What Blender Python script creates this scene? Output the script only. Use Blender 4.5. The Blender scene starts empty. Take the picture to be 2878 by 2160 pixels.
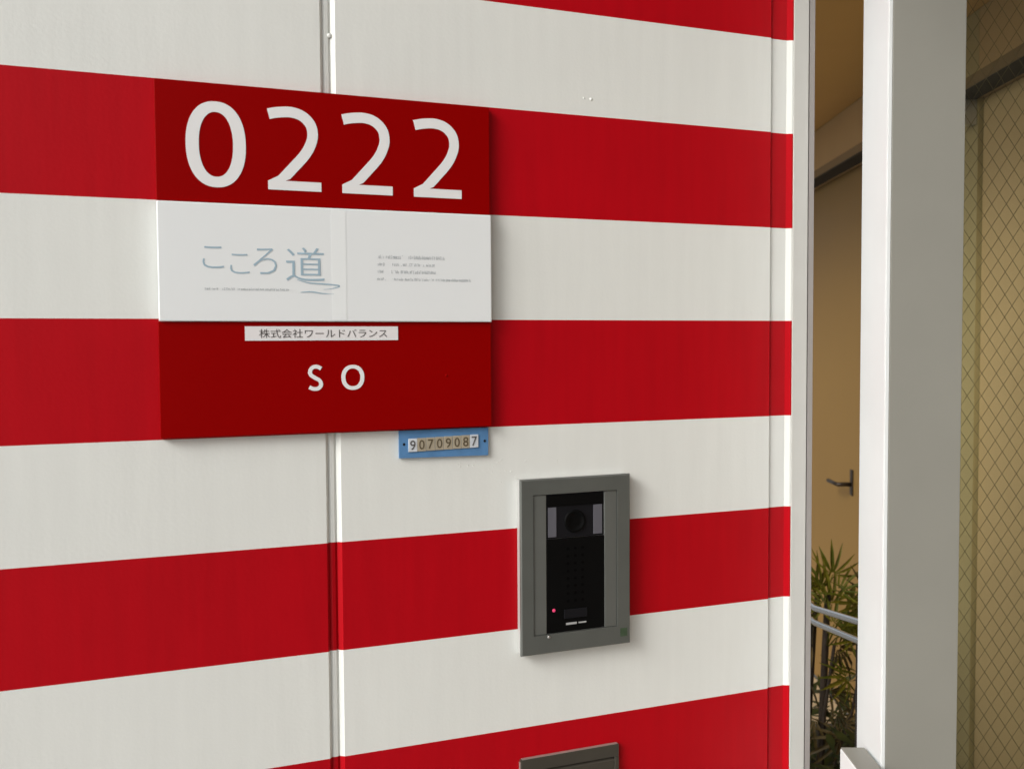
import bpy, bmesh, math, random
from mathutils import Matrix, Vector
random.seed(7)
scene = bpy.context.scene
COL = scene.collection

# ------------------------------------------------------------------ camera
CAM = Vector((0.0, -1.122, 1.55))
cam_d = bpy.data.cameras.new("camera")
cam = bpy.data.objects.new("camera", cam_d)
COL.objects.link(cam)
right = Vector((0.933209, -0.359283, -0.006014))
down = Vector((-0.021027, -0.037892, -0.999061))
fwd = Vector((0.358717, 0.932459, -0.042916))
rot = Matrix((right, -down, -fwd)).transposed().to_4x4()
cam.matrix_world = Matrix.Translation(CAM) @ rot
cam_d.sensor_width = 36.0
cam_d.lens = 33.77
cam_d.clip_start = 0.02
cam_d.clip_end = 2000
cam_d.dof.use_dof = True
cam_d.dof.focus_distance = 1.3
cam_d.dof.aperture_fstop = 9.0
scene.camera = cam

# ------------------------------------------------------------------ sky, sun, exposure
SUN_DIR = Vector((-0.80, -0.30, 0.52)).normalized()      # towards the sun
elev = math.asin(SUN_DIR.z)
world = bpy.data.worlds.new("World")
scene.world = world
world.use_nodes = True
wn = world.node_tree.nodes
wl = world.node_tree.links
wn.clear()
wo = wn.new("ShaderNodeOutputWorld")
bg = wn.new("ShaderNodeBackground")
sky = wn.new("ShaderNodeTexSky")
sky.sky_type = 'NISHITA'
sky.sun_disc = False
sky.sun_elevation = elev
sky.sun_rotation = math.atan2(SUN_DIR.x, SUN_DIR.y)
sky.air_density = 1.0
sky.dust_density = 4.0
sky.ozone_density = 0.6
hs = wn.new("ShaderNodeHueSaturation")                     # hazy white overcast
hs.inputs['Saturation'].default_value = 0.22
wl.new(sky.outputs['Color'], hs.inputs['Color'])
wl.new(hs.outputs['Color'], bg.inputs['Color'])
bg.inputs['Strength'].default_value = 0.10
wl.new(bg.outputs[0], wo.inputs['Surface'])

sun_d = bpy.data.lights.new("sun", 'SUN')
sun_d.energy = 1.3
sun_d.angle = math.radians(22)
sun_d.color = (1.0, 0.985, 0.95)
sun = bpy.data.objects.new("sun", sun_d)
COL.objects.link(sun)
sun.rotation_euler = SUN_DIR.to_track_quat('Z', 'Y').to_euler()
sun.location = (-6, -4, 8)

scene.render.engine = 'CYCLES'
scene.view_settings.view_transform = 'Standard'
scene.view_settings.look = 'None'
scene.view_settings.gamma = 1.0
scene.view_settings.exposure = 0.62

# ------------------------------------------------------------------ materials
def mat(name):
    m = bpy.data.materials.new(name)
    m.use_nodes = True
    nt = m.node_tree
    return m, nt, nt.nodes, nt.links, nt.nodes["Principled BSDF"]

def add_bump(nt, bsdf, scale, strength, dist=0.001, stretch=(1, 1, 1), detail=3.0):
    tc = nt.nodes.new("ShaderNodeNewGeometry")
    mp = nt.nodes.new("ShaderNodeMapping")
    mp.inputs['Scale'].default_value = stretch
    nt.links.new(tc.outputs['Position'], mp.inputs['Vector'])
    n = nt.nodes.new("ShaderNodeTexNoise")
    n.inputs['Scale'].default_value = scale
    n.inputs['Detail'].default_value = detail
    nt.links.new(mp.outputs['Vector'], n.inputs['Vector'])
    b = nt.nodes.new("ShaderNodeBump")
    b.inputs['Strength'].default_value = strength
    b.inputs['Distance'].default_value = dist
    nt.links.new(n.outputs['Fac'], b.inputs['Height'])
    nt.links.new(b.outputs['Normal'], bsdf.inputs['Normal'])
    return n, mp, b

def plain(name, col, rough=0.5, metal=0.0, spec=0.5, var=0.0, vscale=6.0, bump=None):
    m, nt, N, L, b = mat(name)
    b.inputs['Roughness'].default_value = rough
    b.inputs['Metallic'].default_value = metal
    b.inputs['Specular IOR Level'].default_value = spec
    b.inputs['Base Color'].default_value = (*col, 1)
    if var > 0:
        g = N.new("ShaderNodeNewGeometry")
        n = N.new("ShaderNodeTexNoise")
        n.inputs['Scale'].default_value = vscale
        n.inputs['Detail'].default_value = 5
        L.new(g.outputs['Position'], n.inputs['Vector'])
        mr = N.new("ShaderNodeMapRange")
        mr.inputs['From Min'].default_value = 0.3
        mr.inputs['From Max'].default_value = 0.7
        mr.inputs['To Min'].default_value = 1 - var
        mr.inputs['To Max'].default_value = 1 + var
        L.new(n.outputs['Fac'], mr.inputs['Value'])
        mx = N.new("ShaderNodeVectorMath")
        mx.operation = 'SCALE'
        mx.inputs[0].default_value = col
        L.new(mr.outputs['Result'], mx.inputs['Scale'])
        L.new(mx.outputs['Vector'], b.inputs['Base Color'])
    if bump:
        add_bump(nt, b, *bump)
    return m

# heights of the painted stripe edges, metres above ground
EDGES = [1.967, 1.839, 1.708, 1.579, 1.446, 1.317, 1.188, 1.060]
while EDGES[0] < 3.3:
    EDGES.insert(0, EDGES[0] + 0.13)
while EDGES[-1] > 0.1:
    EDGES.append(EDGES[-1] - 0.13)
# index parity: band between 1.839 and 1.708 is red
RED_TOP = EDGES.index(1.839) % 2

def wall_paint(name, col, rough, spec, lo=0.955, hi=1.02):
    """roller-applied wall paint: broad blotches, fine vertical streaks, orange peel"""
    m, nt, N, L, b = mat(name)
    g = N.new("ShaderNodeNewGeometry")
    mp = N.new("ShaderNodeMapping")
    mp.inputs['Scale'].default_value = (45, 45, 4.0)
    L.new(g.outputs['Position'], mp.inputs['Vector'])
    st = N.new("ShaderNodeTexNoise")
    st.inputs['Scale'].default_value = 1.5
    st.inputs['Detail'].default_value = 3
    L.new(mp.outputs[0], st.inputs['Vector'])
    bl = N.new("ShaderNodeTexNoise")
    bl.inputs['Scale'].default_value = 5
    bl.inputs['Detail'].default_value = 3
    L.new(g.outputs['Position'], bl.inputs['Vector'])
    am = N.new("ShaderNodeMath")
    am.operation = 'ADD'
    L.new(st.outputs['Fac'], am.inputs[0])
    L.new(bl.outputs['Fac'], am.inputs[1])
    mr = N.new("ShaderNodeMapRange")
    mr.inputs['From Min'].default_value = 0.6
    mr.inputs['From Max'].default_value = 1.4
    mr.inputs['To Min'].default_value = lo
    mr.inputs['To Max'].default_value = hi
    L.new(am.outputs[0], mr.inputs['Value'])
    sc = N.new("ShaderNodeVectorMath")
    sc.operation = 'SCALE'
    sc.inputs[0].default_value = col
    L.new(mr.outputs[0], sc.inputs['Scale'])
    L.new(sc.outputs[0], b.inputs['Base Color'])
    b.inputs['Roughness'].default_value = rough
    b.inputs['Specular IOR Level'].default_value = spec
    n1 = N.new("ShaderNodeTexNoise")
    n1.inputs['Scale'].default_value = 260
    n1.inputs['Detail'].default_value = 1
    L.new(g.outputs['Position'], n1.inputs['Vector'])
    ad2 = N.new("ShaderNodeMath")
    ad2.operation = 'MULTIPLY_ADD'
    L.new(st.outputs['Fac'], ad2.inputs[0])
    ad2.inputs[1].default_value = 1.6
    L.new(n1.outputs['Fac'], ad2.inputs[2])
    bp = N.new("ShaderNodeBump")
    bp.inputs['Strength'].default_value = 0.10
    bp.inputs['Distance'].default_value = 0.0012
    L.new(ad2.outputs[0], bp.inputs['Height'])
    L.new(bp.outputs[0], b.inputs['Normal'])
    return m

M_WHITE = wall_paint("white_wall_paint", (0.80, 0.815, 0.778), 0.45, 0.35)
M_RED = wall_paint("red_wall_paint", (0.465, 0.0010, 0.0070), 0.45, 0.16, 0.90, 1.07)
M_TRIM = plain("trim_paint", (0.60, 0.595, 0.56), 0.45, spec=0.4, var=0.03, vscale=14)
M_LIP = plain("grey_brown_frame_paint", (0.34, 0.315, 0.30), 0.4, spec=0.4)
M_TRIMDARK = plain("trim_groove_shadow", (0.16, 0.15, 0.14), 0.5)
M_ALU = plain("anodised_aluminium", (0.55, 0.54, 0.52), 0.35, 0.8)
M_POST = plain("white_post_paint", (0.68, 0.71, 0.71), 0.4, spec=0.4, var=0.025, vscale=10, bump=(180, 0.05, 0.001))
M_GREY = plain("warm_grey_post", (0.235, 0.232, 0.204), 0.42, spec=0.35, var=0.03, vscale=7, bump=(180, 0.05, 0.001))  # grey tone for post and casing fronts, casing top and glass rails
M_SIGNRED = plain("dark_red_acrylic", (0.275, 0.0004, 0.0004), 0.3, spec=0.06, var=0.015, vscale=9)
M_DIGIT = plain("white_cut_vinyl", (0.84, 0.84, 0.84), 0.45, spec=0.3)
M_PAPER = plain("white_label_paper", (0.82, 0.80, 0.80), 0.6, spec=0.2)
M_INK = plain("dark_label_ink", (0.10, 0.095, 0.09), 0.6, spec=0.2)
M_LOGO = plain("pale_blue_logo_ink", (0.36, 0.49, 0.58), 0.5, spec=0.2)
M_FAINT = plain("faint_grey_print", (0.40, 0.43, 0.45), 0.5, spec=0.2)
M_BLUE = plain("blue_enamel", (0.10, 0.24, 0.46), 0.4, spec=0.4, var=0.10, vscale=60)
M_TILE = plain("aged_cream_tile", (0.40, 0.35, 0.26), 0.5, var=0.08, vscale=90)
M_TILEW = plain("pale_tile", (0.62, 0.66, 0.70), 0.5, var=0.06, vscale=90)
M_TINK = plain("tile_brown_ink", (0.10, 0.075, 0.04), 0.6)
M_STEEL = plain("grey_intercom_metal", (0.125, 0.133, 0.122), 0.42, 0.25, spec=0.5, var=0.05, vscale=25, bump=(420, 0.03, 0.0005, (1, 1, 0.1)))
M_LITSIDE = plain("lit_side_metal", (0.42, 0.42, 0.41), 0.35, spec=0.5)
M_STEEL2 = plain("grey_intercom_rail", (0.145, 0.153, 0.142), 0.4, 0.25, spec=0.5, var=0.04, vscale=25)
M_BLACK = plain("black_plastic", (0.003, 0.003, 0.003), 0.6, spec=0.07)
M_BLACK2 = plain("smoked_plastic", (0.010, 0.010, 0.012), 0.35, spec=0.15)
M_HOLE = plain("hole_black", (0.0015, 0.0015, 0.0015), 0.8, spec=0.05)
M_LEDBAR = plain("lamp_window_plastic", (0.12, 0.12, 0.14), 0.3)
M_MARK = plain("grey_white_print", (0.45, 0.45, 0.45), 0.5)
M_SLOT = plain("dark_bronze_metal", (0.075, 0.068, 0.055), 0.40, 0.3, spec=0.5, var=0.08, vscale=20, bump=(300, 0.04, 0.0005, (0.1, 1, 1)))
M_SLOTE = plain("bright_edge_metal", (0.42, 0.38, 0.35), 0.35, 0.5)
M_GREENST = plain("green_sticker", (0.05, 0.085, 0.045), 0.5, var=0.2, vscale=150)
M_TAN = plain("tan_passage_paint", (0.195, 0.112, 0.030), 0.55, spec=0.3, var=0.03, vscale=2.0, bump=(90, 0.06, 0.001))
M_DOOR = plain("tan_door_plus_light", (0.47, 0.325, 0.160), 0.5, spec=0.3, var=0.03, vscale=3)  # near door's tan lightened to replace light that falls short there
M_DARKBLOCK = plain("dark_brown_blocker", (0.045, 0.036, 0.028), 0.8, spec=0.2, var=0.12, vscale=5)
M_LINTEL = plain("tan_lintel_plus_light", (0.46, 0.30, 0.135), 0.55, var=0.03, vscale=4)  # wall over the doors, lightened in colour for want of light
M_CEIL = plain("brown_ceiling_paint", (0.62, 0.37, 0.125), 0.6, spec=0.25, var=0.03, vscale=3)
M_TRACK = plain("olive_tan_track_paint", (0.17, 0.105, 0.04), 0.6)
M_STRIP = plain("olive_wall_plus_light", (0.36, 0.275, 0.125), 0.55, var=0.03, vscale=4)  # olive strip of wall, lightened in colour where the light is weak
M_RAIL = plain("track_underside_shade", (0.020, 0.015, 0.007), 0.8, 0.0)
M_HANDLE = plain("dark_bronze_handle", (0.03, 0.02, 0.012), 0.4, 0.5)
M_CHROME = plain("polished_steel_tube", (0.60, 0.61, 0.62), 0.2, 0.95)
M_CANE = plain("dark_fibrous_cane", (0.035, 0.022, 0.012), 0.8, var=0.3, vscale=60, bump=(120, 0.5, 0.004, (1, 1, 0.3)))
M_FLOOR = plain("passage_floor_tile", (0.44, 0.33, 0.20), 0.5, var=0.1, vscale=8)
M_GROUND = plain("concrete_paving", (0.27, 0.266, 0.25), 0.8, spec=0.2, var=0.12, vscale=1.5, bump=(60, 0.2, 0.003))
M_SOIL = plain("planter_soil", (0.03, 0.022, 0.015), 0.95, var=0.3, vscale=40)
M_PLANTER = plain("dark_planter", (0.05, 0.045, 0.04), 0.6, var=0.1)
M_WIRE = plain("embedded_wire", (0.13, 0.105, 0.05), 0.5, 0.3)
M_PLUG = plain("filler_plug", (0.60, 0.585, 0.55), 0.6)

def leaf_mat(name, c0, c1):
    m, nt, N, L, b = mat(name)
    g = N.new("ShaderNodeNewGeometry")
    n = N.new("ShaderNodeTexNoise")
    n.inputs['Scale'].default_value = 22
    L.new(g.outputs['Position'], n.inputs['Vector'])
    mix = N.new("ShaderNodeMix")
    mix.data_type = 'RGBA'
    mr = N.new("ShaderNodeMapRange")
    mr.inputs['From Min'].default_value = 0.35
    mr.inputs['From Max'].default_value = 0.65
    L.new(n.outputs['Fac'], mr.inputs['Value'])
    L.new(mr.outputs[0], mix.inputs[0])
    mix.inputs[6].default_value = (*c0, 1)
    mix.inputs[7].default_value = (*c1, 1)
    L.new(mix.outputs[2], b.inputs['Base Color'])
    b.inputs['Roughness'].default_value = 0.5
    b.inputs['Specular IOR Level'].default_value = 0.2
    return m

M_LEAF = leaf_mat("palm_leaf_green", (0.060, 0.070, 0.004), (0.16, 0.140, 0.010))
M_LEAFD = leaf_mat("low_leaf_green", (0.018, 0.026, 0.008), (0.050, 0.055, 0.012))

def film_mat():
    """frosted clear acrylic: milky film, the wall joint behind shows faintly"""
    m, nt, N, L, b = mat("frosted_acrylic")
    b.inputs['Base Color'].default_value = (0.92, 0.95, 0.955, 1)
    b.inputs['Roughness'].default_value = 0.25
    b.inputs['Specular IOR Level'].default_value = 0.5
    tr = N.new("ShaderNodeBsdfTransparent")
    tr.inputs['Color'].default_value = (0.98, 0.98, 0.98, 1)
    mx = N.new("ShaderNodeMixShader")
    mx.inputs[0].default_value = 0.92
    L.new(tr.outputs[0], mx.inputs[1])
    L.new(b.outputs[0], mx.inputs[2])
    L.new(mx.outputs[0], N["Material Output"].inputs['Surface'])
    return m

def glass_mat():
    m, nt, N, L, b = mat("wired_glass")
    N.remove(b)
    tr = N.new("ShaderNodeBsdfTransparent")
    tr.inputs['Color'].default_value = (0.90, 0.925, 0.87, 1)
    gl = N.new("ShaderNodeBsdfGlossy")
    gl.inputs['Roughness'].default_value = 0.08
    gl.inputs['Color'].default_value = (0.9, 0.9, 0.9, 1)
    fr = N.new("ShaderNodeFresnel")
    fr.inputs['IOR'].default_value = 1.45
    mx = N.new("ShaderNodeMixShader")
    L.new(fr.outputs[0], mx.inputs[0])
    L.new(tr.outputs[0], mx.inputs[1])
    L.new(gl.outputs[0], mx.inputs[2])
    L.new(mx.outputs[0], N["Material Output"].inputs['Surface'])
    return m

M_FILM = film_mat()
M_JOINTBAND = plain("pale_joint_band", (0.885, 0.915, 0.915), 0.35, spec=0.4)
M_GLASS = glass_mat()

def emit_mat(name, col, strength):
    m, nt, N, L, b = mat(name)
    b.inputs['Base Color'].default_value = (0.25, 0.02, 0.04, 1)
    b.inputs['Emission Color'].default_value = (*col, 1)
    b.inputs['Emission Strength'].default_value = strength
    return m

M_LED = emit_mat("red_led", (0.9, 0.06, 0.20), 0.45)

# ------------------------------------------------------------------ builders
def tag(o, label=None, cat=None, group=None, kind=None):
    if label: o['label'] = label
    if cat: o['category'] = cat
    if group: o['group'] = group
    if kind: o['kind'] = kind
    return o

def thing(name, label, cat, loc=(0, 0, 0), rz=0.0, group=None):
    e = bpy.data.objects.new(name, None)
    e.empty_display_size = 0.05
    COL.objects.link(e)
    e.location = loc
    e.rotation_euler = (0, 0, rz)
    return tag(e, label, cat, group)

def new_obj(name, me, m, parent=None):
    o = bpy.data.objects.new(name, me)
    if m is not None and not me.materials:
        me.materials.append(m)
    COL.objects.link(o)
    if parent is not None:
        o.parent = parent
    return o

def bm_obj(name, bm, m, parent=None, smooth=False, origin=True):
    bmesh.ops.recalc_face_normals(bm, faces=bm.faces)
    off = Vector((0, 0, 0))
    if origin and bm.verts:
        lo = Vector([min(v.co[i] for v in bm.verts) for i in range(3)])
        hi = Vector([max(v.co[i] for v in bm.verts) for i in range(3)])
        off = (lo + hi) / 2
        for v in bm.verts:
            v.co -= off
    me = bpy.data.meshes.new(name)
    bm.to_mesh(me)
    bm.free()
    if smooth:
        for p in me.polygons:
            p.use_smooth = True
    o = new_obj(name, me, m, parent)
    o.location = off
    return o

def add_box(bm, x0, x1, y0, y1, z0, z1, bev=0.0, seg=2):
    t = bmesh.new()
    vs = [t.verts.new((x, y, z)) for x in (x0, x1) for y in (y0, y1) for z in (z0, z1)]
    for f in ((0, 1, 3, 2), (4, 6, 7, 5), (0, 4, 5, 1), (2, 3, 7, 6), (0, 2, 6, 4), (1, 5, 7, 3)):
        t.faces.new([vs[i] for i in f])
    if bev > 0:
        bmesh.ops.bevel(t, geom=list(t.edges), offset=bev, segments=seg, profile=0.5, affect='EDGES')
    tmp = bpy.data.meshes.new("tmp")
    t.to_mesh(tmp)
    t.free()
    bm.from_mesh(tmp)
    bpy.data.meshes.remove(tmp)

def box(name, x0, x1, y0, y1, z0, z1, m, parent=None, bev=0.0, seg=2):
    """x0..z1 in the parent's own frame"""
    bm = bmesh.new()
    add_box(bm, x0, x1, y0, y1, z0, z1, bev, seg)
    return bm_obj(name, bm, m, parent)

def add_tube(bm, pts, r0, r1=None, seg=8):
    if r1 is None: r1 = r0
    rings = []
    n = len(pts)
    pts = [Vector(p) for p in pts]
    for i, p in enumerate(pts):
        d = (pts[min(i + 1, n - 1)] - pts[max(i - 1, 0)]).normalized()
        a = Vector((0, 0, 1)) if abs(d.z) < 0.9 else Vector((1, 0, 0))
        s = d.cross(a).normalized()
        t = d.cross(s).normalized()
        r = r0 + (r1 - r0) * i / max(1, n - 1)
        rings.append([bm.verts.new(p + s * math.cos(k * 2 * math.pi / seg) * r + t * math.sin(k * 2 * math.pi / seg) * r) for k in range(seg)])
    for a, b in zip(rings, rings[1:]):
        for k in range(seg):
            bm.faces.new((a[k], a[(k + 1) % seg], b[(k + 1) % seg], b[k]))
    bm.faces.new(list(reversed(rings[0])))
    bm.faces.new(rings[-1])

def prism_xz(bm, poly, y_front, y_back):
    """polygon in x,z given a thickness in y"""
    a = [bm.verts.new((x, y_front, z)) for x, z in poly]
    b = [bm.verts.new((x, y_back, z)) for x, z in poly]
    bm.faces.new(a)
    bm.faces.new(list(reversed(b)))
    n = len(poly)
    for i in range(n):
        bm.faces.new((a[i], b[i], b[(i + 1) % n], a[(i + 1) % n]))

def ring_xz(bm, outer, inner, y_front, y_back):
    n = len(outer)
    O = [[bm.verts.new((x, y, z)) for x, z in outer] for y in (y_front, y_back)]
    I = [[bm.verts.new((x, y, z)) for x, z in inner] for y in (y_front, y_back)]
    for i in range(n):
        j = (i + 1) % n
        bm.faces.new((O[0][i], O[0][j], I[0][j], I[0][i]))
        bm.faces.new((O[1][j], O[1][i], I[1][i], I[1][j]))
        bm.faces.new((O[0][i], O[1][i], O[1][j], O[0][j]))
        bm.faces.new((I[0][i], I[0][j], I[1][j], I[1][i]))

def superellipse(cx, cz, a, b, e, n=56):
    out = []
    for i in range(n):
        t = 2 * math.pi * i / n
        c, s = math.cos(t), math.sin(t)
        out.append((cx + a * math.copysign(abs(c) ** (2 / e), c), cz + b * math.copysign(abs(s) ** (2 / e), s)))
    return out

def smooth_path(pts, sub=6):
    """Catmull-Rom through the points"""
    out = []
    P = [Vector(p) for p in pts]
    P = [P[0] * 2 - P[1]] + P + [P[-1] * 2 - P[-2]]
    for i in range(1, len(P) - 2):
        for k in range(sub):
            t = k / sub
            a, b, c, d = P[i - 1], P[i], P[i + 1], P[i + 2]
            out.append(0.5 * ((2 * b) + (c - a) * t + (2 * a - 5 * b + 4 * c - d) * t * t + (3 * b - a - 3 * c + d) * t ** 3))
    out.append(P[-2])
    return out

def stroke_outline(path, w):
    L, Rr = [], []
    n = len(path)
    for i, p in enumerate(path):
        d = (path[min(i + 1, n - 1)] - path[max(i - 1, 0)]).normalized()
        nn = Vector((-d.y, d.x))
        L.append(p + nn * w / 2)
        Rr.append(p - nn * w / 2)
    return L, Rr

def text_mesh(body, size, thin=0.0, spacing=1.0):
    cu = bpy.data.curves.new("txt", 'FONT')
    cu.body = body
    cu.size = size
    cu.offset = thin
    cu.space_character = spacing
    cu.resolution_u = 3
    o = bpy.data.objects.new("txt", cu)
    COL.objects.link(o)
    dg = bpy.context.evaluated_depsgraph_get()
    me = bpy.data.meshes.new_from_object(o.evaluated_get(dg))
    bpy.data.objects.remove(o)
    bpy.data.curves.remove(cu)
    return me

def text_on_wall(name, body, x0, x1, z0, z1, y, m, parent, thin=0.0, shear=0.0):
    """flat print: text fitted in the rectangle x0..x1, z0..z1 of the parent's frame, facing -y"""
    me = text_mesh(body, 1.0, thin)
    xs = [v.co.x for v in me.vertices]
    ys = [v.co.y for v in me.vertices]
    if not xs:
        return None
    ax, bx_, ay, by = min(xs), max(xs), min(ys), max(ys)
    for v in me.vertices:
        fx = (v.co.x - ax) / (bx_ - ax)
        fy = (v.co.y - ay) / (by - ay)
        v.co = Vector((x0 + fx * (x1 - x0) + shear * fy * (z1 - z0), y, z0 + fy * (z1 - z0)))
    c = Vector(((x0 + x1) / 2, y, (z0 + z1) / 2))
    for v in me.vertices:
        v.co -= c
    me.name = name
    me.materials.clear()
    o = new_obj(name, me, m, parent)
    o.location = c
    return o

# ------------------------------------------------------------------ the setting
CH = math.radians(22.3)                 # the passage leaves the striped wall at a slant
CR = -CH
def CP(u, v, z=0.0):
    """passage frame: u across, v along, origin at the spot x=0 y=-1.122 on the pavement"""
    return Vector((math.cos(CH) * u + math.sin(CH) * v, -1.122 - math.sin(CH) * u + math.cos(CH) * v, z))

bm = bmesh.new()
for s in [(-400, 400, -400, 400)]:
    vs = [bm.verts.new(p) for p in ((s[0], s[2], 0), (s[1], s[2], 0), (s[1], s[3], 0), (s[0], s[3], 0))]
    bm.faces.new(vs)
tag(bm_obj("ground", bm, M_GROUND), kind='structure')

U_WALL = 1.269                          # tan wall
U_LEFT = 0.47                           # hidden return of the striped wall
V_END = 6.4
def c_obj(o):
    """place a mesh built in passage coordinates"""
    off = o.location.copy()
    o.location = CP(off.x, off.y, off.z)
    o.rotation_euler = (0, 0, CR)
    return o

tag(c_obj(box("passage_floor", U_LEFT, U_WALL, 1.62, V_END, 0.004, 0.03, M_FLOOR)), kind='structure')
cn = thing("overhead_blocker", "flat canopy slab added unseen over the entrance to hold off sky light", "blocker", (0.35, -1.25, 2.486))
box("blocker_slab", 0.0, 2.6, 0.0, 1.20, 0.0, 0.16, M_TRIM, cn, 0.004)  # unseen slab added to keep sky light off the right side
tag(c_obj(box("passage_ceiling", U_LEFT - 0.06, U_WALL - 0.003, 1.20, V_END, 2.486, 2.70, M_CEIL)), kind='structure')

# unseen dark slab added on the right to block and absorb light
sw = thing("side_blocker", "unseen dark slab added to darken the right side", "wall", CP(U_WALL, -1.0), CR)
box("blocker_body", 0.0, 0.14, -1.6, 1.40, 0.0, 3.3, M_DARKBLOCK, sw, 0.004)
box("blocker_coping", -0.02, 0.16, -1.62, 1.40, 3.302, 3.36, M_TRIM, sw, 0.004)
# tan wall of the passage
pw = thing("passage_wall", "tan painted passage wall behind the white post and palms", "wall", CP(U_WALL, 3.5), CR)
def pbox(name, u0, u1, v0, v1, z0, z1, m, parent, base, bev=0.0):
    return box(name, u0 - base[0], u1 - base[0], v0 - base[1], v1 - base[1], z0, z1, m, parent, bev)
B = (U_WALL, 3.5)
D1 = (1.70, 2.79)      # near door opening along v
D2 = (3.66, 4.62)      # far door opening
TOPD = 2.2385
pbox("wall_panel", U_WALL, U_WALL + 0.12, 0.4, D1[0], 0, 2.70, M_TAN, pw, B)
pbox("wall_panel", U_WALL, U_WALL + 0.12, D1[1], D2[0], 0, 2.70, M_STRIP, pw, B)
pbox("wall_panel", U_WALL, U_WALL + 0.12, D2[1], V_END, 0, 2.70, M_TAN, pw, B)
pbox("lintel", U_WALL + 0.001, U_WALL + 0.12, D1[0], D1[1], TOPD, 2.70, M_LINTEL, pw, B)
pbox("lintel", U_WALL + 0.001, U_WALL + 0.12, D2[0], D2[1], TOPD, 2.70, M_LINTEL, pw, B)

def door(name, label, d, has_handle):
    t = thing(name, label, "door", CP(U_WALL, d[0]), CR, "doors in the passage wall")
    b = (U_WALL, d[0])
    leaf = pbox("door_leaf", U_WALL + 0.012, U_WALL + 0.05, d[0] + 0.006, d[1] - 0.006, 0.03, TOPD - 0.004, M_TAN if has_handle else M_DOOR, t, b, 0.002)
    if has_handle:
        h = pbox("handle_plate", U_WALL + 0.006, U_WALL + 0.0125, d[0] + 0.195, d[0] + 0.225, 0.93, 1.035, M_HANDLE, t, b, 0.003)
        bmh = bmesh.new()
        z = 0.975
        u0 = 0.008
        add_tube(bmh, [(u0, 0.21, z), (u0 - 0.05, 0.21, z), (u0 - 0.056, 0.218, z), (u0 - 0.056, 0.33, z)], 0.009, 0.008)
        bm_obj("lever", bmh, M_HANDLE, t, True)
    return t
door("passage_door", "tan passage door with a dark lever handle, above the palm", D2, True)
door("passage_door", "plain tan door seen through the wired glass", D1, False)

rl = thing("door_track", "dark olive track box running above the passage doors", "door track", CP(U_WALL, 1.25, 2.238), CR)
b0 = (U_WALL, 1.25)
def rbox(name, u0, u1, v0, v1, z0, z1, m, parent):
    return box(name, u0 - U_WALL, u1 - U_WALL, v0 - 1.25, v1 - 1.25, z0 - 2.238, z1 - 2.238, m, parent, 0.001)
rbox("track_cover", U_WALL - 0.072, U_WALL - 0.0005, 1.25, 5.2, 2.2405, 2.272, M_TRACK, rl)
rbox("track_underside", U_WALL - 0.0715, U_WALL - 0.0005, 1.25, 5.2, 2.236, 2.2400, M_RAIL, rl)  # near-black sheet, puts the shade under the cover into colour
rbox("track_bracket", U_WALL - 0.055, U_WALL - 0.001, 2.795, 2.83, 2.165, 2.2350, M_ALU, rl)
rbox("track_bracket", U_WALL - 0.055, U_WALL - 0.001, 4.63, 4.665, 2.165, 2.2350, M_ALU, rl)

# ------------------------------------------------------------------ striped wall
ZT = 2.36
GD = 0.0034     # depth of the joints
wall = thing("striped_wall", "panel wall painted in wide red and white horizontal stripes", "wall", (0, 0, 0))
ROWS = [0.0] + [h for h in reversed(EDGES) if 0.02 < h < ZT - 0.02] + [ZT]
def is_red(z):
    return sum(1 for h in EDGES if z < h) % 2 == (EDGES.index(1.839) + 1) % 2
def striped(name, prof, close=True, jitter=None, smooth=False):
    """upright extrusion of a plan profile (x, y), cut at the stripe edges, painted white and red"""
    bm = bmesh.new()
    zs = ROWS
    rows = [[bm.verts.new((x, y, z)) for x, y in prof] for z in zs]
    n = len(prof)
    for k in range(len(zs) - 1):
        red = is_red((zs[k] + zs[k + 1]) / 2)
        for i in range(n if close else n - 1):
            j = (i + 1) % n
            f = bm.faces.new((rows[k][i], rows[k][j], rows[k + 1][j], rows[k + 1][i]))
            f.material_index = 1 if red else 0
    if close:
        bm.faces.new(rows[0])
        bm.faces.new(list(reversed(rows[-1])))
    o = bm_obj(name, bm, M_WHITE, wall, smooth)
    o.data.materials.append(M_RED)
    return o
def panel(x0, x1, bl, br):
    """wall panel with long bevelled edges along its vertical sides (bl, br wide)"""
    prof = [(x0, 0.09), (x0, GD)]
    if bl > 0:
        prof += [(x0 + bl * 0.85, 0.0007), (x0 + bl, 0.0)]
    if br > 0:
        prof += [(x1 - br, 0.0), (x1 - br * 0.85, 0.0007)]
    prof += [(x1, GD), (x1, 0.09)]
    return striped("panel", prof)
GJ = 0.0095    # sealant bed
JX = 0.2010    # left edge of the joint bed
pitch = 0.6185
edges = []
x = JX
while x > -3.0:
    edges.append(x)
    x -= pitch
for i, xr in enumerate(edges):
    xl = edges[i + 1] + GJ if i + 1 < len(edges) else xr - pitch + GJ
    panel(xl, xr, 0.0050, 0.0032)
panel(JX + GJ, 0.8205, 0.0050, 0.0040)
# sealant beds sit a little behind the panel faces, slightly uneven
def sealant(x0, x1):
    w = x1 - x0
    return striped("sealant_joint", [(x0 + 0.0002, GD + 0.001), (x0 + w * 0.12, GD + 0.0004), (x0 + w * 0.35, GD - 0.0006), (x0 + w * 0.7, GD - 0.0005), (x1 - 0.0002, GD + 0.001)], False)
for xj in edges[:-1]:
    sealant(xj, xj + GJ)
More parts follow.
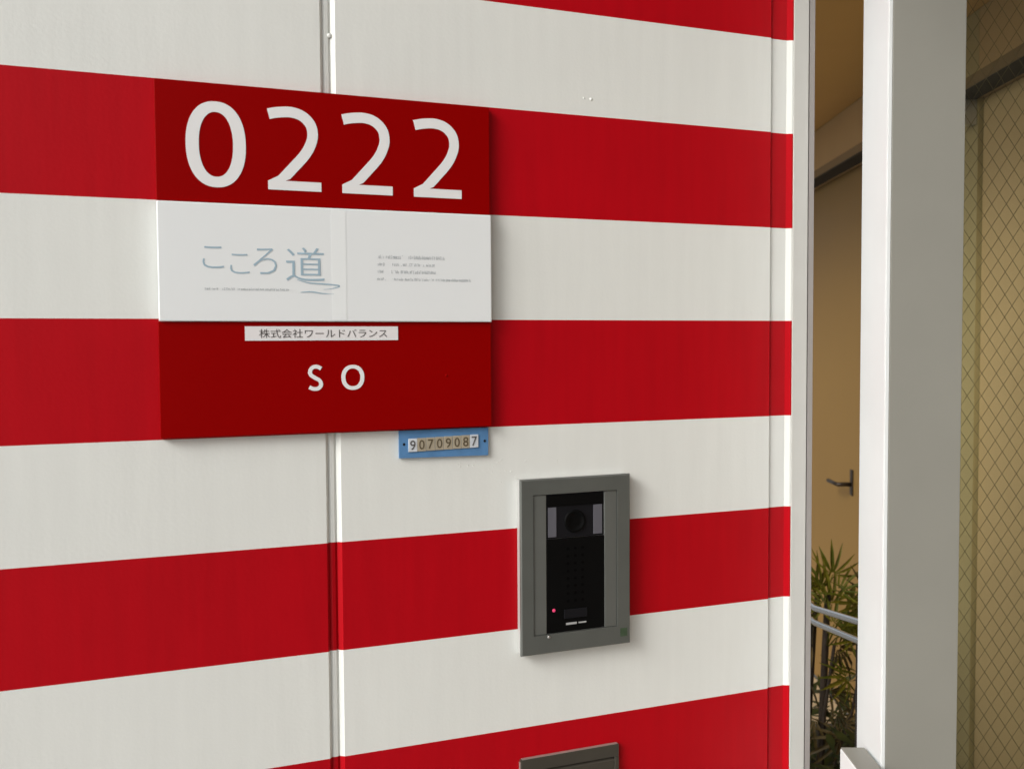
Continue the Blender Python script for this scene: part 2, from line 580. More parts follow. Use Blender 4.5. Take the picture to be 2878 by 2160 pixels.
# narrow recessed strip with its bright outer bevel, then the trim
striped("edge_strip", [(0.8206, 0.09), (0.8206, GD - 0.0004), (0.8445, GD - 0.0004), (0.8445, 0.09)])
striped("edge_bevel", [(0.8446, 0.09), (0.8446, GD - 0.0004), (0.8515, -0.0005), (0.8535, -0.0007), (0.8535, 0.09)])
tr = box("corner_trim", 0.8537, 0.8795, -0.0012, 0.09, 0, ZT, M_TRIM, wall, 0.0012)
box("groove_shadow", 0.8796, 0.8814, 0.003, 0.07, 0, ZT, M_TRIMDARK, wall)  # dark strip painted as the shadow inside the trim groove
box("trim_lip", 0.8815, 0.8905, -0.0002, 0.09, 0, ZT, M_LIP, wall, 0.0006)
# backing and hidden return along the passage
box("backing", -3.2, 0.884, 0.0905, 0.16, 0, ZT, M_TRIM, wall)
# filled screw holes
for (x, z, r) in ((0.2095, 1.9055, 0.0028), (0.5325, 1.861, 0.0016), (0.5425, 1.8605, 0.0022)):
    bm = bmesh.new()
    bmesh.ops.create_uvsphere(bm, u_segments=12, v_segments=6, radius=r)
    for v in bm.verts:
        v.co.y *= 0.35
        v.co += Vector((x, 0.0022 if x < 0.3 else 0.0, z))
    bm_obj("filler_plug", bm, M_WHITE, wall, True)

# crumbs of old paint and glue below the blue tag
bm = bmesh.new()
rr = random.Random(12)
for i in range(46):
    t = bmesh.new()
    bmesh.ops.create_icosphere(t, subdivisions=1, radius=rr.uniform(0.0005, 0.0016))
    px, pz = rr.uniform(0.355, 0.50), 1.405 - abs(rr.gauss(0, 0.012))
    for v in t.verts:
        v.co = Vector((v.co.x * rr.uniform(0.8, 1.3) + px, v.co.y * 0.22, v.co.z * rr.uniform(0.8, 1.4) + pz))
    tmp = bpy.data.meshes.new("tmp")
    t.to_mesh(tmp)
    t.free()
    bm.from_mesh(tmp)
    bpy.data.meshes.remove(tmp)
tag(bm_obj("paint_crumbs", bm, M_WHITE, wall), kind='stuff')

# ------------------------------------------------------------------ sign plates
SX0, SX1 = 0.0180, 0.4008
Z1, Z2, Z3, Z4 = 1.8370, 1.7065, 1.5760, 1.4480
YB = -0.0006
# 0222 number plate
np_ = thing("number_plate", "dark red acrylic plate with the white number 0222", "sign", (SX0, 0, Z2))
def on(parent, fn):
    return fn
def pl_box(name, parent, x0, x1, y0, y1, z0, z1, m, bev=0.0, base=None):
    l = parent.location if base is None else base
    return box(name, x0 - l.x, x1 - l.x, y0 - l.y, y1 - l.y, z0 - l.z, z1 - l.z, m, parent, bev)
pl_box("plate", np_, SX0, SX1, -0.0085, YB, Z2 + 0.0004, Z1, M_SIGNRED, 0.0006)

def glyph2(x0, z0, w, h):
    pts = [(0.015, 0.902), (0.13, 0.928), (0.28, 0.940), (0.41, 0.905), (0.505, 0.815), (0.535, 0.70), (0.515, 0.585), (0.44, 0.44), (0.29, 0.265), (0.165, 0.125)]
    path = smooth_path([Vector(p) for p in pts], 5)
    Lf, Rt = stroke_outline(path, 0.126)
    # Lf = outer or inner side depending on the turn; upper/outer side is the left one
    sx = w / 0.631
    outer = [p for p in Lf]
    inner = [p for p in Rt]
    base = [(0.0, 0.115), (0.0, 0.0), (0.631, 0.0), (0.631, 0.112), (0.205, 0.112)]
    # inner side is the one towards the bowl
    up = outer if outer[0].y > inner[0].y else inner
    lo = inner if up is outer else outer
    # moving along the stroke the convex side ends right/below, the concave side ends left
    convex = [(p.x, p.y) for p in up]
    concave = [(p.x, p.y) for p in lo]
    convex = [p for p in convex if p[1] > 0.13]
    concave = [p for p in concave if p[1] > 0.13]
    poly = convex + [(0.205, 0.112), (0.631, 0.112), (0.631, 0.0), (0.0, 0.0), (0.0, 0.105)] + concave[::-1]
    return [(x0 + px * sx, z0 + pz * h) for px, pz in poly]

def digit(parent, poly=None, ring=None, y=-0.0089, y2=-0.0086, m=M_DIGIT, name="digit"):
    bm = bmesh.new()
    l = parent.location
    if poly:
        prism_xz(bm, [(a - l.x, b - l.z) for a, b in poly], y - l.y, y2 - l.y)
    else:
        ring_xz(bm, [(a - l.x, b - l.z) for a, b in ring[0]], [(a - l.x, b - l.z) for a, b in ring[1]], y - l.y, y2 - l.y)
    return bm_obj(name, bm, m, parent)

zc, hh = 1.5500 + 0.2203, 0.0468
digit(np_, ring=(superellipse(0.0808, zc, 0.0318, hh, 2.25), superellipse(0.0808, zc, 0.0181, hh - 0.0115, 2.2)))
for gx in (0.1362, 0.2198, 0.3050):
    digit(np_, poly=glyph2(gx, 1.5500 + 0.1742, 0.0595, 0.0932))

# white acrylic plate
wp = thing("name_plate", "milky white acrylic plate with pale blue Japanese logo and small print", "sign", (SX0, 0, Z3))
pl_box("plate", wp, SX0 - 0.0002, SX1 + 0.0006, -0.0115, -0.0045, Z3, Z2 - 0.0004, M_FILM, 0.0012)
lw = wp.location
yw = -0.0118 - lw.y
def wtext(body, x0, x1, h0, h1, m, nm, thin=0.0, sh=0.0):
    return text_on_wall(nm, body, x0 - lw.x, x1 - lw.x, 1.55 + h0 - lw.z, 1.55 + h1 - lw.z, yw, m, wp, thin, sh)
wtext("こ", 0.0640, 0.0865, 0.0845, 0.1085, M_LOGO, "logo_character", -0.014)
wtext("こ", 0.0930, 0.1140, 0.0790, 0.1010, M_LOGO, "logo_character", -0.014)
wtext("ろ", 0.1180, 0.1440, 0.0790, 0.1080, M_LOGO, "logo_character", -0.012)
wtext("道", 0.1540, 0.1975, 0.0720, 0.1100, M_LOGO, "logo_character", -0.006)
pl_box("joint_band", wp, 0.2055, 0.2225, -0.01165, -0.01155, Z3 + 0.002, Z2 - 0.003, M_JOINTBAND)  # pale band added for the wall joint seen through the plate
# brush swoosh under the last character
bm = bmesh.new()
for pts, w0 in (([(0.166, 0.0735), (0.180, 0.0700), (0.197, 0.0690), (0.2145, 0.0672), (0.206, 0.0640), (0.196, 0.0628)], 0.0016),
                ([(0.170, 0.0592), (0.182, 0.0600), (0.195, 0.0582), (0.208, 0.0577)], 0.0014)):
    path = smooth_path([Vector(p) for p in pts], 5)
    n = len(path)
    prev = None
    for i, p in enumerate(path):
        d = (path[min(i + 1, n - 1)] - path[max(i - 1, 0)]).normalized()
        nn = Vector((-d.y, d.x))
        w = w0 * (0.25 + 0.75 * math.sin(math.pi * min(1, (i + 1) / n * 1.1)) ** 0.8)
        a = bm.verts.new((p.x + nn.x * w / 2 - lw.x, yw, 1.55 + p.y + nn.y * w / 2 - lw.z))
        b = bm.verts.new((p.x - nn.x * w / 2 - lw.x, yw, 1.55 + p.y - nn.y * w / 2 - lw.z))
        if prev:
            bm.faces.new((prev[0], a, b, prev[1]))
        prev = (a, b)
bm_obj("logo_swoosh", bm, M_LOGO, wp)
# illegible fine print: rows of small broken marks, as the photograph shows them
def fine_print(nm, x0, x1, h, hh, gaps, m):
    bm = bmesh.new()
    x = x0
    rr = random.Random(int(x0 * 1e5 + h * 1e5))
    while x < x1:
        w = rr.uniform(0.0012, 0.0019)
        if not any(a <= x <= b for a, b in gaps):
            zb = 1.55 + h - lw.z
            xx = x - lw.x
            t = 0.00042
            strokes = []
            if rr.random() < 0.8: strokes.append((xx, xx + t, zb, zb + hh * rr.uniform(0.7, 1.0)))
            if rr.random() < 0.6: strokes.append((xx + w - t, xx + w, zb, zb + hh * rr.uniform(0.5, 1.0)))
            for q in range(rr.choice((1, 1, 2))):
                zz = zb + hh * rr.choice((0.0, 0.45, 0.85))
                strokes.append((xx + t, xx + w - t, zz, zz + t))
            for (p0, p1, q0, q1) in strokes:
                vs = [bm.verts.new(c) for c in ((p0, yw, q0), (p1, yw, q0), (p1, yw, q1), (p0, yw, q1))]
                bm.faces.new(vs)
        x += w + rr.uniform(0.0004, 0.0008)
    return bm_obj(nm, bm, m, wp)
fine_print("small_print_line", 0.2588, 0.3400, 0.1000, 0.0042, [(0.2665, 0.2690), (0.2900, 0.2960)], M_FAINT)
fine_print("small_print_line", 0.2588, 0.3280, 0.0915, 0.0036, [(0.2660, 0.2755), (0.285, 0.2868)], M_FAINT)
fine_print("small_print_line", 0.2588, 0.3300, 0.0830, 0.0036, [(0.2660, 0.2755), (0.285, 0.2868)], M_FAINT)
fine_print("small_print_line", 0.2588, 0.3740, 0.0745, 0.0032, [(0.2700, 0.2755)], M_FAINT)
fine_print("small_print_line", 0.0660, 0.1560, 0.0606, 0.0026, [(0.0790, 0.0835), (0.096, 0.0995)], M_FAINT)

# lower red plate
rp = thing("company_plate", "dark red acrylic plate with the white letters S O", "sign", (SX0, 0, Z4))
pl_box("plate", rp, SX0 - 0.001, SX1 + 0.0004, -0.0085, YB, Z4, Z3 - 0.0004, M_SIGNRED, 0.0006)
# S as a stroked curve, O as a ring
spts = [(0.86, 0.86), (0.62, 0.935), (0.36, 0.92), (0.17, 0.79), (0.20, 0.62), (0.46, 0.50), (0.76, 0.38), (0.84, 0.21), (0.66, 0.075), (0.36, 0.06), (0.10, 0.13)]
path = smooth_path([Vector((p[0] * 0.0182, p[1] * 0.0290)) for p in spts], 5)
Lf, Rt = stroke_outline(path, 0.0044)
poly = [(0.1768 + p.x, 1.55 - 0.0529 + p.y) for p in Lf] + [(0.1768 + p.x, 1.55 - 0.0529 + p.y) for p in reversed(Rt)]
digit(rp, poly=poly, name="letter")
digit(rp, ring=(superellipse(0.2292, 1.55 - 0.0387, 0.0135, 0.0146, 2.2, 40), superellipse(0.2292, 1.55 - 0.0387, 0.0088, 0.0104, 2.15, 40)), name="letter")
bm = bmesh.new()
bmesh.ops.create_uvsphere(bm, u_segments=8, v_segments=6, radius=0.0016)
for v in bm.verts:
    v.co.y *= 0.3
    v.co += Vector((0.3435 - SX0, -0.0086, 1.55 - 0.0385 - Z4))
bm_obj("screw_cap", bm, M_SIGNRED, rp, True)

# paper strip stuck on the lower plate
ps = thing("paper_label", "narrow white paper label with Japanese company name on the red plate", "label", (0.108, -0.0087, 1.5545))
pl_box("paper", ps, 0.1080, 0.2838, -0.00905, -0.0087, 1.5545, 1.5706, M_PAPER)
o = text_on_wall("label_text", "株式会社ワールドバランス", 0.0155, 0.1625, 0.0030, 0.0130, -0.0006, M_INK, ps, 0.0)

# ------------------------------------------------------------------ blue number tag
bt = thing("meter_tag", "small blue enamel tag with a row of cream number tiles under the sign", "tag", (0.285, 0, 1.4130))
bm = bmesh.new()
prism_xz(bm, [(0.0, 0.0), (0.1130, -0.0015), (0.1135, 0.0330), (0.0, 0.0330)], -0.0036, -0.0006)
bm_obj("backing_plate", bm, M_BLUE, bt)
digs = "90709087"
for i, ch in enumerate(digs):
    x0 = 0.0112 + i * 0.01115
    endt = i in (0, 7)
    tl = box("number_tile", x0, x0 + 0.0107, -0.0048, -0.00365, 0.0072 + i * 0.00025, 0.0232 + i * 0.00025, M_TILEW if endt else M_TILE, bt, 0.0003)
    text_on_wall("digit", ch, -0.0034, 0.0034, -0.0058, 0.0058, -0.0008, M_INK if endt else M_TINK, tl, 0.006)
for sx in (0.006, 0.1085):
    bm = bmesh.new()
    bmesh.ops.create_uvsphere(bm, u_segments=10, v_segments=6, radius=0.0017)
    for v in bm.verts:
        v.co.y *= 0.4
        v.co += Vector((sx, -0.0037, 0.0165))
    bm_obj("rivet", bm, M_BLACK2, bt, True)

# ------------------------------------------------------------------ intercom
IX0, IX1, IZ0, IZ1 = 0.4365, 0.5905, 1.1565, 1.3795
ic = thing("intercom", "grey metal door intercom with black camera and speaker panel", "intercom", (IX0, 0, IZ0))
bx0, bx1, bz0, bz1 = 0.4722, 0.5532, 1.1815, 1.3585
W = IX1 - IX0
H = IZ1 - IZ0
a0, a1, c0, c1 = 0.4535 - IX0, 0.5715 - IX0, bz0 - IZ0 - 0.001, bz1 - IZ0 + 0.001
YF = -0.0145
bm = bmesh.new()
outer = [(0, 0), (W, 0), (W, H), (0, H)]
ch = 0.0016
fr_o = [(ch, ch), (W - ch, ch), (W - ch, H - ch), (ch, H - ch)]
fr_i = [(a0, c0), (a1, c0), (a1, c1), (a0, c1)]
def loop(pts, y): return [bm.verts.new((x, y, z)) for x, z in pts]
l0 = loop(outer, YF + 0.0042); l1 = loop(outer, YF + ch); l2 = loop(fr_o, YF); l3 = loop(fr_i, YF); l4 = loop(fr_i, YF + 0.004)
for A, Bq in ((l0, l1), (l1, l2), (l2, l3), (l3, l4)):
    for i in range(4):
        bm.faces.new((A[i], A[(i + 1) % 4], Bq[(i + 1) % 4], Bq[i]))
bm_obj("outer_frame", bm, M_STEEL, ic)
box("lit_frame_side", 0.0006, W - 0.0006, YF + 0.0043, -0.0006, 0.0006, H - 0.0006, M_LITSIDE, ic, 0.0006)  # frame side made pale so it looks lit, light put into its colour
ym = YF + 0.0012
box("side_rail", a0 + 0.0004, bx0 - IX0 - 0.0004, ym, YF + 0.0042, c0 + 0.0004, c1 - 0.0004, M_STEEL2, ic, 0.0006)
box("side_rail", bx1 - IX0 + 0.0004, a1 - 0.0004, ym, YF + 0.0042, c0 + 0.0004, c1 - 0.0004, M_STEEL2, ic, 0.0006)
k0, k1 = bx0 - IX0, bx1 - IX0
zb, zt = bz0 - IZ0, bz1 - IZ0
zm = zt - 0.0565
lowp = box("speaker_panel", k0, k1, ym + 0.0002, YF + 0.0042, zb, zm - 0.0003, M_BLACK, ic, 0.0008)
camp = box("camera_panel", k0, k1, ym + 0.0018, YF + 0.0042, zm, zt, M_BLACK2, ic, 0.0008)
# children in panel frames (panel origin = its centre)
def local(panel, x, y, z):
    return Vector((x, y, z)) - panel.location
def sub_box(name, panel, x0, x1, y0, y1, z0, z1, m, bev=0.0):
    l = panel.location
    return box(name, x0 - l.x, x1 - l.x, y0 - l.y, y1 - l.y, z0 - l.z, z1 - l.z, m, panel, bev)
yc = ym + 0.0018
sub_box("camera_hood", camp, k0 + 0.002, k1 - 0.002, yc - 0.0016, yc - 0.0001, zt - 0.0150, zt - 0.002, M_BLACK, 0.0005)
sub_box("lamp_window", camp, k0 + 0.0025, k0 + 0.0140, yc - 0.0008, yc - 0.0001, zm + 0.002, zt - 0.0165, M_LEDBAR, 0.0003)
sub_box("lamp_window", camp, k1 - 0.0150, k1 - 0.0025, yc - 0.0008, yc - 0.0001, zm + 0.002, zt - 0.0165, M_LEDBAR, 0.0003)
l = camp.location
cx, cz = (k0 + k1) / 2 - 0.0005 - l.x, zm + 0.0205 - l.z
bm = bmesh.new()
rings = []
for r, y in ((0.0150, -0.0001), (0.0142, -0.0016), (0.0118, -0.0018), (0.0108, -0.0006), (0.0060, -0.0003), (0.0030, -0.0004)):
    rings.append([bm.verts.new((cx + r * math.cos(t * math.pi / 16), yc - l.y + y, cz + r * math.sin(t * math.pi / 16))) for t in range(32)])
for A, Bq in zip(rings, rings[1:]):
    for i in range(32):
        bm.faces.new((A[i], A[(i + 1) % 32], Bq[(i + 1) % 32], Bq[i]))
bm.faces.new(rings[-1])
bm_obj("camera_lens", bm, M_BLACK, camp, True)
# speaker holes
yl = ym + 0.0002
hole_me = None
for r in range(8):
    for c in range(3):
        hx = k0 + 0.0295 + c * 0.0103
        hz = zm - 0.0140 - r * 0.0096
        if hole_me is None:
            bm = bmesh.new()
            bmesh.ops.create_circle(bm, cap_ends=True, radius=0.0021, segments=12)
            for v in bm.verts:
                v.co = Vector((v.co.x, 0, v.co.y * 0.9))
            hole_me = bpy.data.meshes.new("speaker_hole")
            bm.to_mesh(hole_me)
            bm.free()
        h = new_obj("speaker_hole", hole_me, M_HOLE, lowp)
        h.location = Vector((hx, yl - 0.00012, hz)) - lowp.location
sub_box("call_button", lowp, k0 + 0.0235, k0 + 0.0560, yl - 0.0012, yl - 0.0001, zb + 0.0170, zb + 0.0285, M_BLACK2, 0.0006)
bm = bmesh.new()
bmesh.ops.create_uvsphere(bm, u_segments=14, v_segments=8, radius=0.0022)
for v in bm.verts:
    v.co.y *= 0.4
    v.co += Vector((k0 + 0.0095, yl - 0.0002, zb + 0.0290)) - lowp.location
bm_obj("indicator_light", bm, M_LED, lowp, True)
sub_box("maker_mark", lowp, k0 + 0.0265, k0 + 0.0415, yl - 0.0002, yl - 0.0001, zb + 0.0085, zb + 0.0112, M_MARK)
sub_box("maker_mark", lowp, k0 + 0.0440, k0 + 0.0550, yl - 0.0002, yl - 0.0001, zb + 0.0090, zb + 0.0108, M_MARK)
bm = bmesh.new()
bmesh.ops.create_uvsphere(bm, u_segments=10, v_segments=6, radius=0.0020)
for v in bm.verts:
    v.co.y *= 0.5
    v.co += Vector((k0 + 0.002, YF - 0.0002, zb - 0.0040))
bm_obj("screw", bm, M_ALU, ic, True)
box("green_sticker", W - 0.0150, W - 0.0050, YF - 0.0003, YF - 0.0001, 0.010, 0.021, M_GREENST, ic)

# ------------------------------------------------------------------ mail slot under the intercom
ms = thing("slot_plate", "dark bronze metal slot plate low on the wall under the intercom", "slot plate", (0.4385, 0, 0.890))
PW, PH = 0.1395, 0.1305
box("face_plate", 0, PW, -0.0058, -0.0006, PH - 0.0165, PH, M_SLOT, ms, 0.0008)
box("face_plate", 0, PW, -0.0058, -0.0006, 0.0, 0.020, M_SLOT, ms, 0.0008)
box("side_plate", 0, 0.006, -0.0058, -0.0006, 0.0201, PH - 0.0166, M_SLOT, ms, 0.0006)
box("side_plate", PW - 0.006, PW, -0.0058, -0.0006, 0.0201, PH - 0.0166, M_SLOT, ms, 0.0006)
bm = bmesh.new()
a = [(0.0065, -0.0010, PH - 0.0175), (PW - 0.0065, -0.0010, PH - 0.0175), (PW - 0.0065, -0.0046, PH - 0.0215), (0.0065, -0.0046, PH - 0.0215), (0.0065, -0.0046, 0.0208), (PW - 0.0065, -0.0046, 0.0208)]
v = [bm.verts.new(p) for p in a]
bm.faces.new((v[0], v[1], v[2], v[3]))
bm.faces.new((v[3], v[2], v[5], v[4]))
bm_obj("flap", bm, M_SLOT, ms)
box("bright_edge", 0.002, PW - 0.002, -0.0060, -0.0012, PH + 0.0001, PH + 0.0008, M_SLOTE, ms)  # bright strips along the top and left edges only
box("bright_edge", -0.0010, -0.0001, -0.0056, -0.0012, 0.002, PH - 0.003, M_SLOTE, ms)

# ------------------------------------------------------------------ gate post
PU, PV, PWD = 0.4620, 1.2690, 0.0985
post = thing("gate_post", "tall square post with white side and grey front beside the striped wall", "post", CP(PU, PV), CR)
box("post_shaft", 0, PWD, 0.004, PWD, 0.0, 2.484, M_POST, post, 0.0015)
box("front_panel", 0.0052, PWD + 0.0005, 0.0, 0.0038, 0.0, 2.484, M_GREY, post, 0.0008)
box("corner_bead", -0.0004, 0.0050, 0.0002, 0.0039, 0.0, 2.484, M_POST, post, 0.0008)
collar = thing("post_casing", "low white metal casing at the foot of the square post", "casing", CP(0.424, 1.222), CR)
box("casing_body", 0.0, 0.034, 0.0, 0.10, 0.0, 0.985, M_POST, collar, 0.0015)
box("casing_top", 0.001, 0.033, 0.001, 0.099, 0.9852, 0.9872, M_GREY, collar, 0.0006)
bm = bmesh.new()
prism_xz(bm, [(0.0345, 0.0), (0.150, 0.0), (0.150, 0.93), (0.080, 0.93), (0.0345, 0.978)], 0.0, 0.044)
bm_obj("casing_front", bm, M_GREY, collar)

# ------------------------------------------------------------------ wired glass screen
gs = thing("wired_glass_screen", "wired glass panel with diamond mesh beside the square post", "glass screen", CP(PU + PWD + 0.002, PV + 0.045), CR)
GW, GZ0, GZ1 = 0.46, 0.30, 2.40
box("glass_pane", 0.0, GW, 0.004, 0.0108, GZ0, GZ1, M_GLASS, gs)
box("bottom_rail", 0.0, GW, -0.012, 0.028, 0.0, GZ0 - 0.0005, M_GREY, gs, 0.001)
box("top_rail", 0.0, GW, -0.012, 0.028, GZ1 + 0.0005, GZ1 + 0.05, M_GREY, gs, 0.001)
bm = bmesh.new()
dw, dh = 0.0195, 0.0305
wr = 0.00032
def seg(p, q):
    d = (Vector(q) - Vector(p)).normalized()
    s = Vector((-d.z, 0, d.x)) * wr
    yv = Vector((0, wr, 0))
    r = []
    for e in (Vector(p), Vector(q)):
        r.append([bm.verts.new(e + o) for o in (s, yv, -s, -yv)])
    for i in range(4):
        bm.faces.new((r[0][i], r[0][(i + 1) % 4], r[1][(i + 1) % 4], r[1][i]))
slope = dh / dw
Hh = GZ1 - GZ0
for sgn in (1, -1):
    k = -int(GW / dw) - 2
    while True:
        b = k * dh
        # z = b + slope * x  (or mirrored), clipped to the pane
        if sgn > 0:
            xa = max(0.0, -b / slope); xb = min(GW, (Hh - b) / slope)
            pa = (xa, b + slope * xa); pb = (xb, b + slope * xb)
        else:
            c = b
            xa = max(0.0, (c - Hh) / slope); xb = min(GW, c / slope)
            pa = (xa, c - slope * xa); pb = (xb, c - slope * xb)
        if xb > xa + 1e-4:
            y = 0.0074 + sgn * 0.0004
            seg((pa[0], y, GZ0 + pa[1]), (pb[0], y, GZ0 + pb[1]))
        k += 1
        if k * dh > Hh + slope * GW + dh:
            break
tag(bm_obj("wire_mesh", bm, M_WIRE, gs), kind='stuff')

# ------------------------------------------------------------------ handrail in the passage
hr = thing("handrail", "polished steel double tube handrail in front of the palms", "handrail", CP(0.57, 1.60), CR)
bm = bmesh.new()
add_tube(bm, [(0.012, 0.0, 1.066), (0.006, 0.08, 1.056), (-0.006, 0.32, 1.015), (-0.02, 1.5, 0.975)], 0.0062, seg=12)
bm_obj("upper_tube", bm, M_CHROME, hr, True)
bm = bmesh.new()
add_tube(bm, [(0.014, 0.0, 1.032), (0.006, 0.10, 1.018), (-0.006, 0.32, 0.986), (-0.02, 1.5, 0.945)], 0.0062, seg=12)
bm_obj("lower_tube", bm, M_CHROME, hr, True)
for v0, u0 in ((0.165, 0.032), (1.40, -0.02)):
    bm = bmesh.new()
    add_tube(bm, [(u0, v0, 0.03), (u0, v0, 0.5), (u0, v0, 1.0)], 0.008, seg=10)
    bm_obj("upright", bm, M_HANDLE, hr, True)

# ------------------------------------------------------------------ palms
def leaf_mesh(name, nb, length, spread, droop, seed):
    """fan leaf: nb narrow folded blades from one hub, hub at the origin, fan opens along +x"""
    rr = random.Random(seed)
    bm = bmesh.new()
    for i in range(nb):
        a = -spread + 2 * spread * i / (nb - 1) + rr.uniform(-0.06, 0.06)
        L = length * (1.0 - 0.28 * abs(a) / spread) * rr.uniform(0.85, 1.08)
        w = L * 0.05 * rr.uniform(0.85, 1.2)
        dr = droop * rr.uniform(0.6, 1.4)
        prev = None
        for k, t in enumerate((0.0, 0.3, 0.65, 1.0)):
            r = 0.01 + L * t
            ww = w * (0.35, 1.0, 0.85, 0.12)[k]
            zz = -dr * L * t * t + 0.10 * L * t
            c = Vector((math.cos(a) * r, math.sin(a) * r, zz))
            n = Vector((-math.sin(a), math.cos(a), 0))
            q = (bm.verts.new(c + n * ww + Vector((0, 0, ww * 0.5))), bm.verts.new(c), bm.verts.new(c - n * ww + Vector((0, 0, ww * 0.5))))
            if prev:
                bm.faces.new((prev[0], q[0], q[1], prev[1]))
                bm.faces.new((prev[1], q[1], q[2], prev[2]))
            prev = q
    me = bpy.data.meshes.new(name)
    bm.to_mesh(me)
    bm.free()
    return me
LEAVES = [leaf_mesh("leaf", 7, 0.125, 1.25, 0.35, 1), leaf_mesh("leaf", 8, 0.14, 1.45, 0.55, 2), leaf_mesh("leaf", 6, 0.11, 1.1, 0.2, 3), leaf_mesh("leaf", 7, 0.13, 1.3, 0.9, 4)]
for me in LEAVES:
    me.materials.append(M_LEAF)

M_STRAW = plain("straw_yellow", (0.42, 0.33, 0.13), 0.7, var=0.15, vscale=60)
M_DRY = leaf_mat("dry_palm_leaf", (0.045, 0.032, 0.012), (0.11, 0.075, 0.025))
DRY = []
for me in LEAVES:
    d = me.copy()
    d.materials.clear()
    d.materials.append(M_DRY)
    DRY.append(d)
def PC(du, dv, z):
    p = CP(0.80 + du, 2.57 + dv, z)
    return Vector((p.x, p.y, p.z))
UDIR = Vector((math.cos(CH), -math.sin(CH), 0))
VDIR = Vector((math.sin(CH), math.cos(CH), 0))
def palm(label, base, canes, leaves, seed):
    """canes: (points, radius); leaves: (stem point, hub, fan angle from upright, scale, dry)"""
    t = thing("lady_palm", label, "palm", base, 0, "lady palms in the passage planter")
    rr = random.Random(seed)
    for pts, r, m in canes:
        bm = bmesh.new()
        add_tube(bm, [p - base for p in pts], r, r * 0.75, seg=8)
        bm_obj("cane", bm, m, t, True)
    for i, (frm, hub, phi, sc, dry) in enumerate(leaves):
        bm = bmesh.new()
        f, h = frm - base, hub - base
        mid = (f + h) / 2 + Vector((0, 0, 0.010))
        add_tube(bm, [f, mid, h], 0.0022, 0.0013, seg=5)
        bm_obj("petiole", bm, M_DRY if dry else M_LEAF, t, True)
        # fan direction lies roughly across the passage view, blade plane tipped up and outwards
        d = (UDIR * math.sin(phi) + Vector((0, 0, math.cos(phi))) + VDIR * rr.uniform(-0.45, 0.25)).normalized()
        n = (-VDIR * rr.uniform(0.5, 1.0) + Vector((0, 0, rr.uniform(0.2, 0.9))) + UDIR * rr.uniform(-0.4, 0.4))
        n = (n - d * n.dot(d)).normalized()
        y = n.cross(d)
        o = new_obj("leaf", (DRY if dry else LEAVES)[i % 4], None, t)
        o.matrix_local = Matrix.Translation(h) @ Matrix((d, y, n)).transposed().to_4x4() @ Matrix.Scale(sc, 4)
    return t
soil = 0.30
c1 = [PC(-0.035, 0.0, soil), PC(-0.025, 0.0, 0.50), PC(-0.018, 0.0, 0.72), PC(-0.012, 0.0, 0.87)]
c2 = [PC(-0.062, 0.03, soil), PC(-0.052, 0.03, 0.55), PC(-0.040, 0.03, 0.78), PC(-0.03, 0.03, 0.86)]
c3 = [PC(-0.02, -0.04, soil), PC(0.00, -0.04, 0.44), PC(0.045, -0.03, 0.56), PC(0.07, -0.03, 0.70), PC(0.075, -0.03, 0.84)]
c4 = [PC(-0.030, -0.01, soil), PC(-0.022, -0.01, 0.55), PC(0.004, -0.01, 0.74)]
straw = [PC(-0.0580, 0.03, 0.455), PC(-0.0560, 0.03, 0.50), PC(-0.0545, 0.03, 0.565)]  # short straw-yellow tube low beside the canes
L1 = []
for (st, du, dv, z, phi, sc, dry) in (
    (c1[3], 0.000, 0.00, 0.925, 0.3, 0.75, 0), (c1[3], -0.025, 0.02, 0.885, -0.5, 0.85, 0), (c1[3], 0.012, -0.02, 0.885, 0.9, 0.85, 0),
    (c1[3], -0.030, -0.03, 0.850, -1.1, 0.9, 0), (c1[2], 0.005, 0.02, 0.840, 0.2, 0.9, 0), (c2[3], -0.050, 0.02, 0.870, -0.2, 0.9, 0),
    (c2[3], -0.045, -0.02, 0.820, -0.8, 0.9, 0), (c1[2], 0.035, -0.03, 0.850, 1.3, 0.85, 0), (c1[2], 0.025, 0.01, 0.795, 1.7, 0.9, 0),
    (c2[2], -0.060, 0.00, 0.790, -1.4, 0.9, 0), (c1[2], -0.010, -0.05, 0.805, 0.5, 0.85, 0), (c1[2], 0.045, 0.02, 0.760, 0.9, 0.85, 0),
    (c4[2], 0.028, -0.01, 0.775, 1.5, 0.8, 0), (c4[2], 0.015, 0.00, 0.730, 2.1, 0.8, 1), (c2[2], -0.055, -0.01, 0.740, -2.0, 0.8, 1),
    (c1[1], -0.005, 0.00, 0.665, 1.2, 0.75, 0), (c1[1], 0.000, 0.02, 0.600, 1.9, 0.8, 1), (c2[1], -0.065, 0.00, 0.640, -1.9, 0.8, 1),
    (c1[1], 0.01, -0.02, 0.555, 2.4, 0.75, 1), (c1[1], -0.05, -0.02, 0.540, -2.2, 0.8, 1)):
    L1.append((st, PC(du, dv, z), phi, sc, dry))
palm("tallest lady palm on dark canes behind the steel handrail", c1[0], [(c1, 0.011, M_CANE), (c2, 0.010, M_CANE), (c4, 0.006, M_CANE), (straw, 0.0125, M_STRAW)], L1, 3)
L2 = []
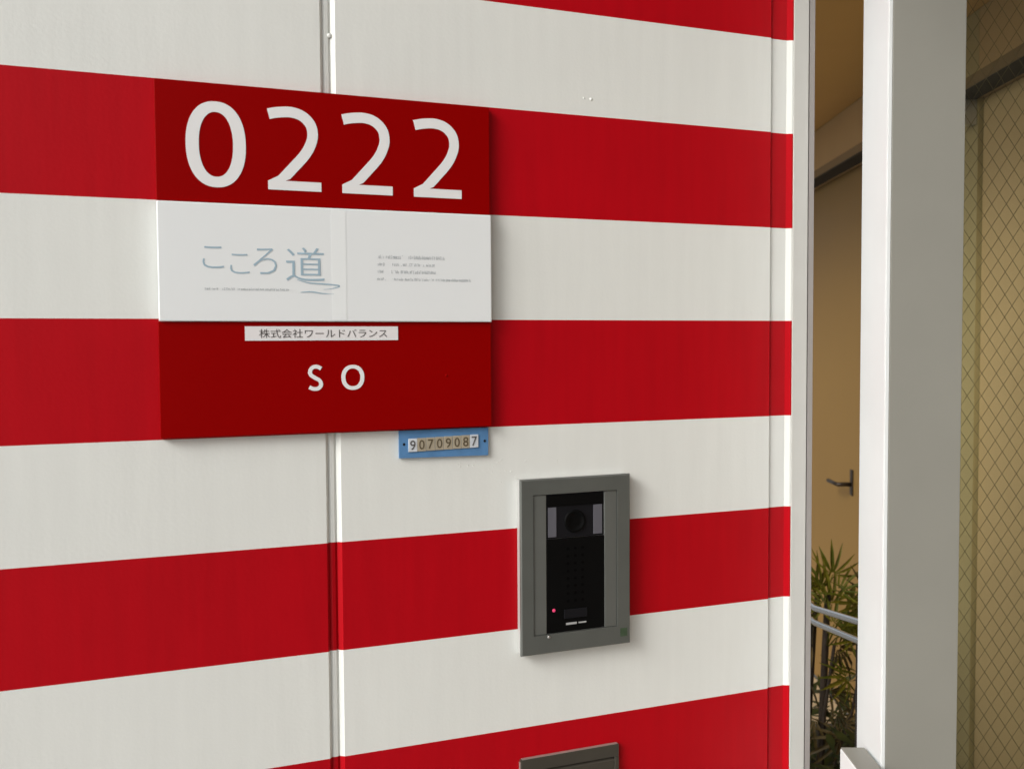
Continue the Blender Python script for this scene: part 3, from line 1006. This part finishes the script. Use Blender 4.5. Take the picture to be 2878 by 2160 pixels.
for (st, du, dv, z, phi, sc, dry) in (
    (c3[4], 0.085, -0.03, 0.885, 0.2, 0.8, 1), (c3[4], 0.06, -0.03, 0.845, -0.9, 0.8, 0), (c3[3], 0.05, -0.03, 0.755, -1.0, 0.75, 0),
    (c3[3], 0.09, -0.03, 0.740, 1.2, 0.8, 0), (c3[2], 0.035, -0.03, 0.655, -1.3, 0.8, 0), (c3[2], 0.06, -0.05, 0.590, 2.0, 0.8, 1),
    (c3[1], 0.02, -0.04, 0.535, 1.6, 0.8, 1), (c3[1], 0.01, -0.05, 0.500, -1.4, 0.8, 1)):
    L2.append((st, PC(du, dv, z), phi, sc, dry))
palm("thin leaning lady palm with sparse drooping leaves", c3[0], [(c3, 0.0045, M_CANE)], L2, 8)

# low dark ground foliage in the planter
pt = thing("planter", "dark low planter holding the palms on the passage floor", "planter", CP(0.62, 2.05, 0.03), CR)
box("planter_wall", 0.0, 0.42, 0.0, 0.03, 0.0, 0.30, M_PLANTER, pt, 0.003)
box("planter_wall", 0.0, 0.03, 0.0305, 0.9695, 0.0, 0.30, M_PLANTER, pt, 0.003)
box("planter_wall", 0.39, 0.42, 0.0305, 0.9695, 0.0, 0.30, M_PLANTER, pt, 0.003)
box("planter_wall", 0.0, 0.42, 0.97, 1.0, 0.0, 0.30, M_PLANTER, pt, 0.003)
box("soil", 0.0305, 0.3895, 0.0305, 0.9695, 0.0, 0.27, M_SOIL, pt)
bm = bmesh.new()
rr = random.Random(5)
for i in range(900):
    u, v = rr.uniform(0.03, 0.37), rr.uniform(0.03, 0.95)
    hgt = 0.27 + abs(rr.gauss(0, 0.11))
    hgt = min(hgt, 0.52)
    c = CP(0.62 + u, 2.05 + v, 0.03 + hgt)
    a = rr.uniform(0, 2 * math.pi)
    L = rr.uniform(0.02, 0.05)
    d = Vector((math.cos(a), math.sin(a), rr.uniform(-0.6, 0.5))).normalized() * L
    n = Vector((-math.sin(a), math.cos(a), rr.uniform(-0.4, 0.4))).normalized() * L * 0.28
    vs = [bm.verts.new(c - d), bm.verts.new(c + n), bm.verts.new(c + d), bm.verts.new(c - n)]
    bm.faces.new(vs)
tag(bm_obj("ground_cover", bm, M_LEAFD), "dark green ground cover leaves at the foot of the palms", "foliage", kind='stuff')
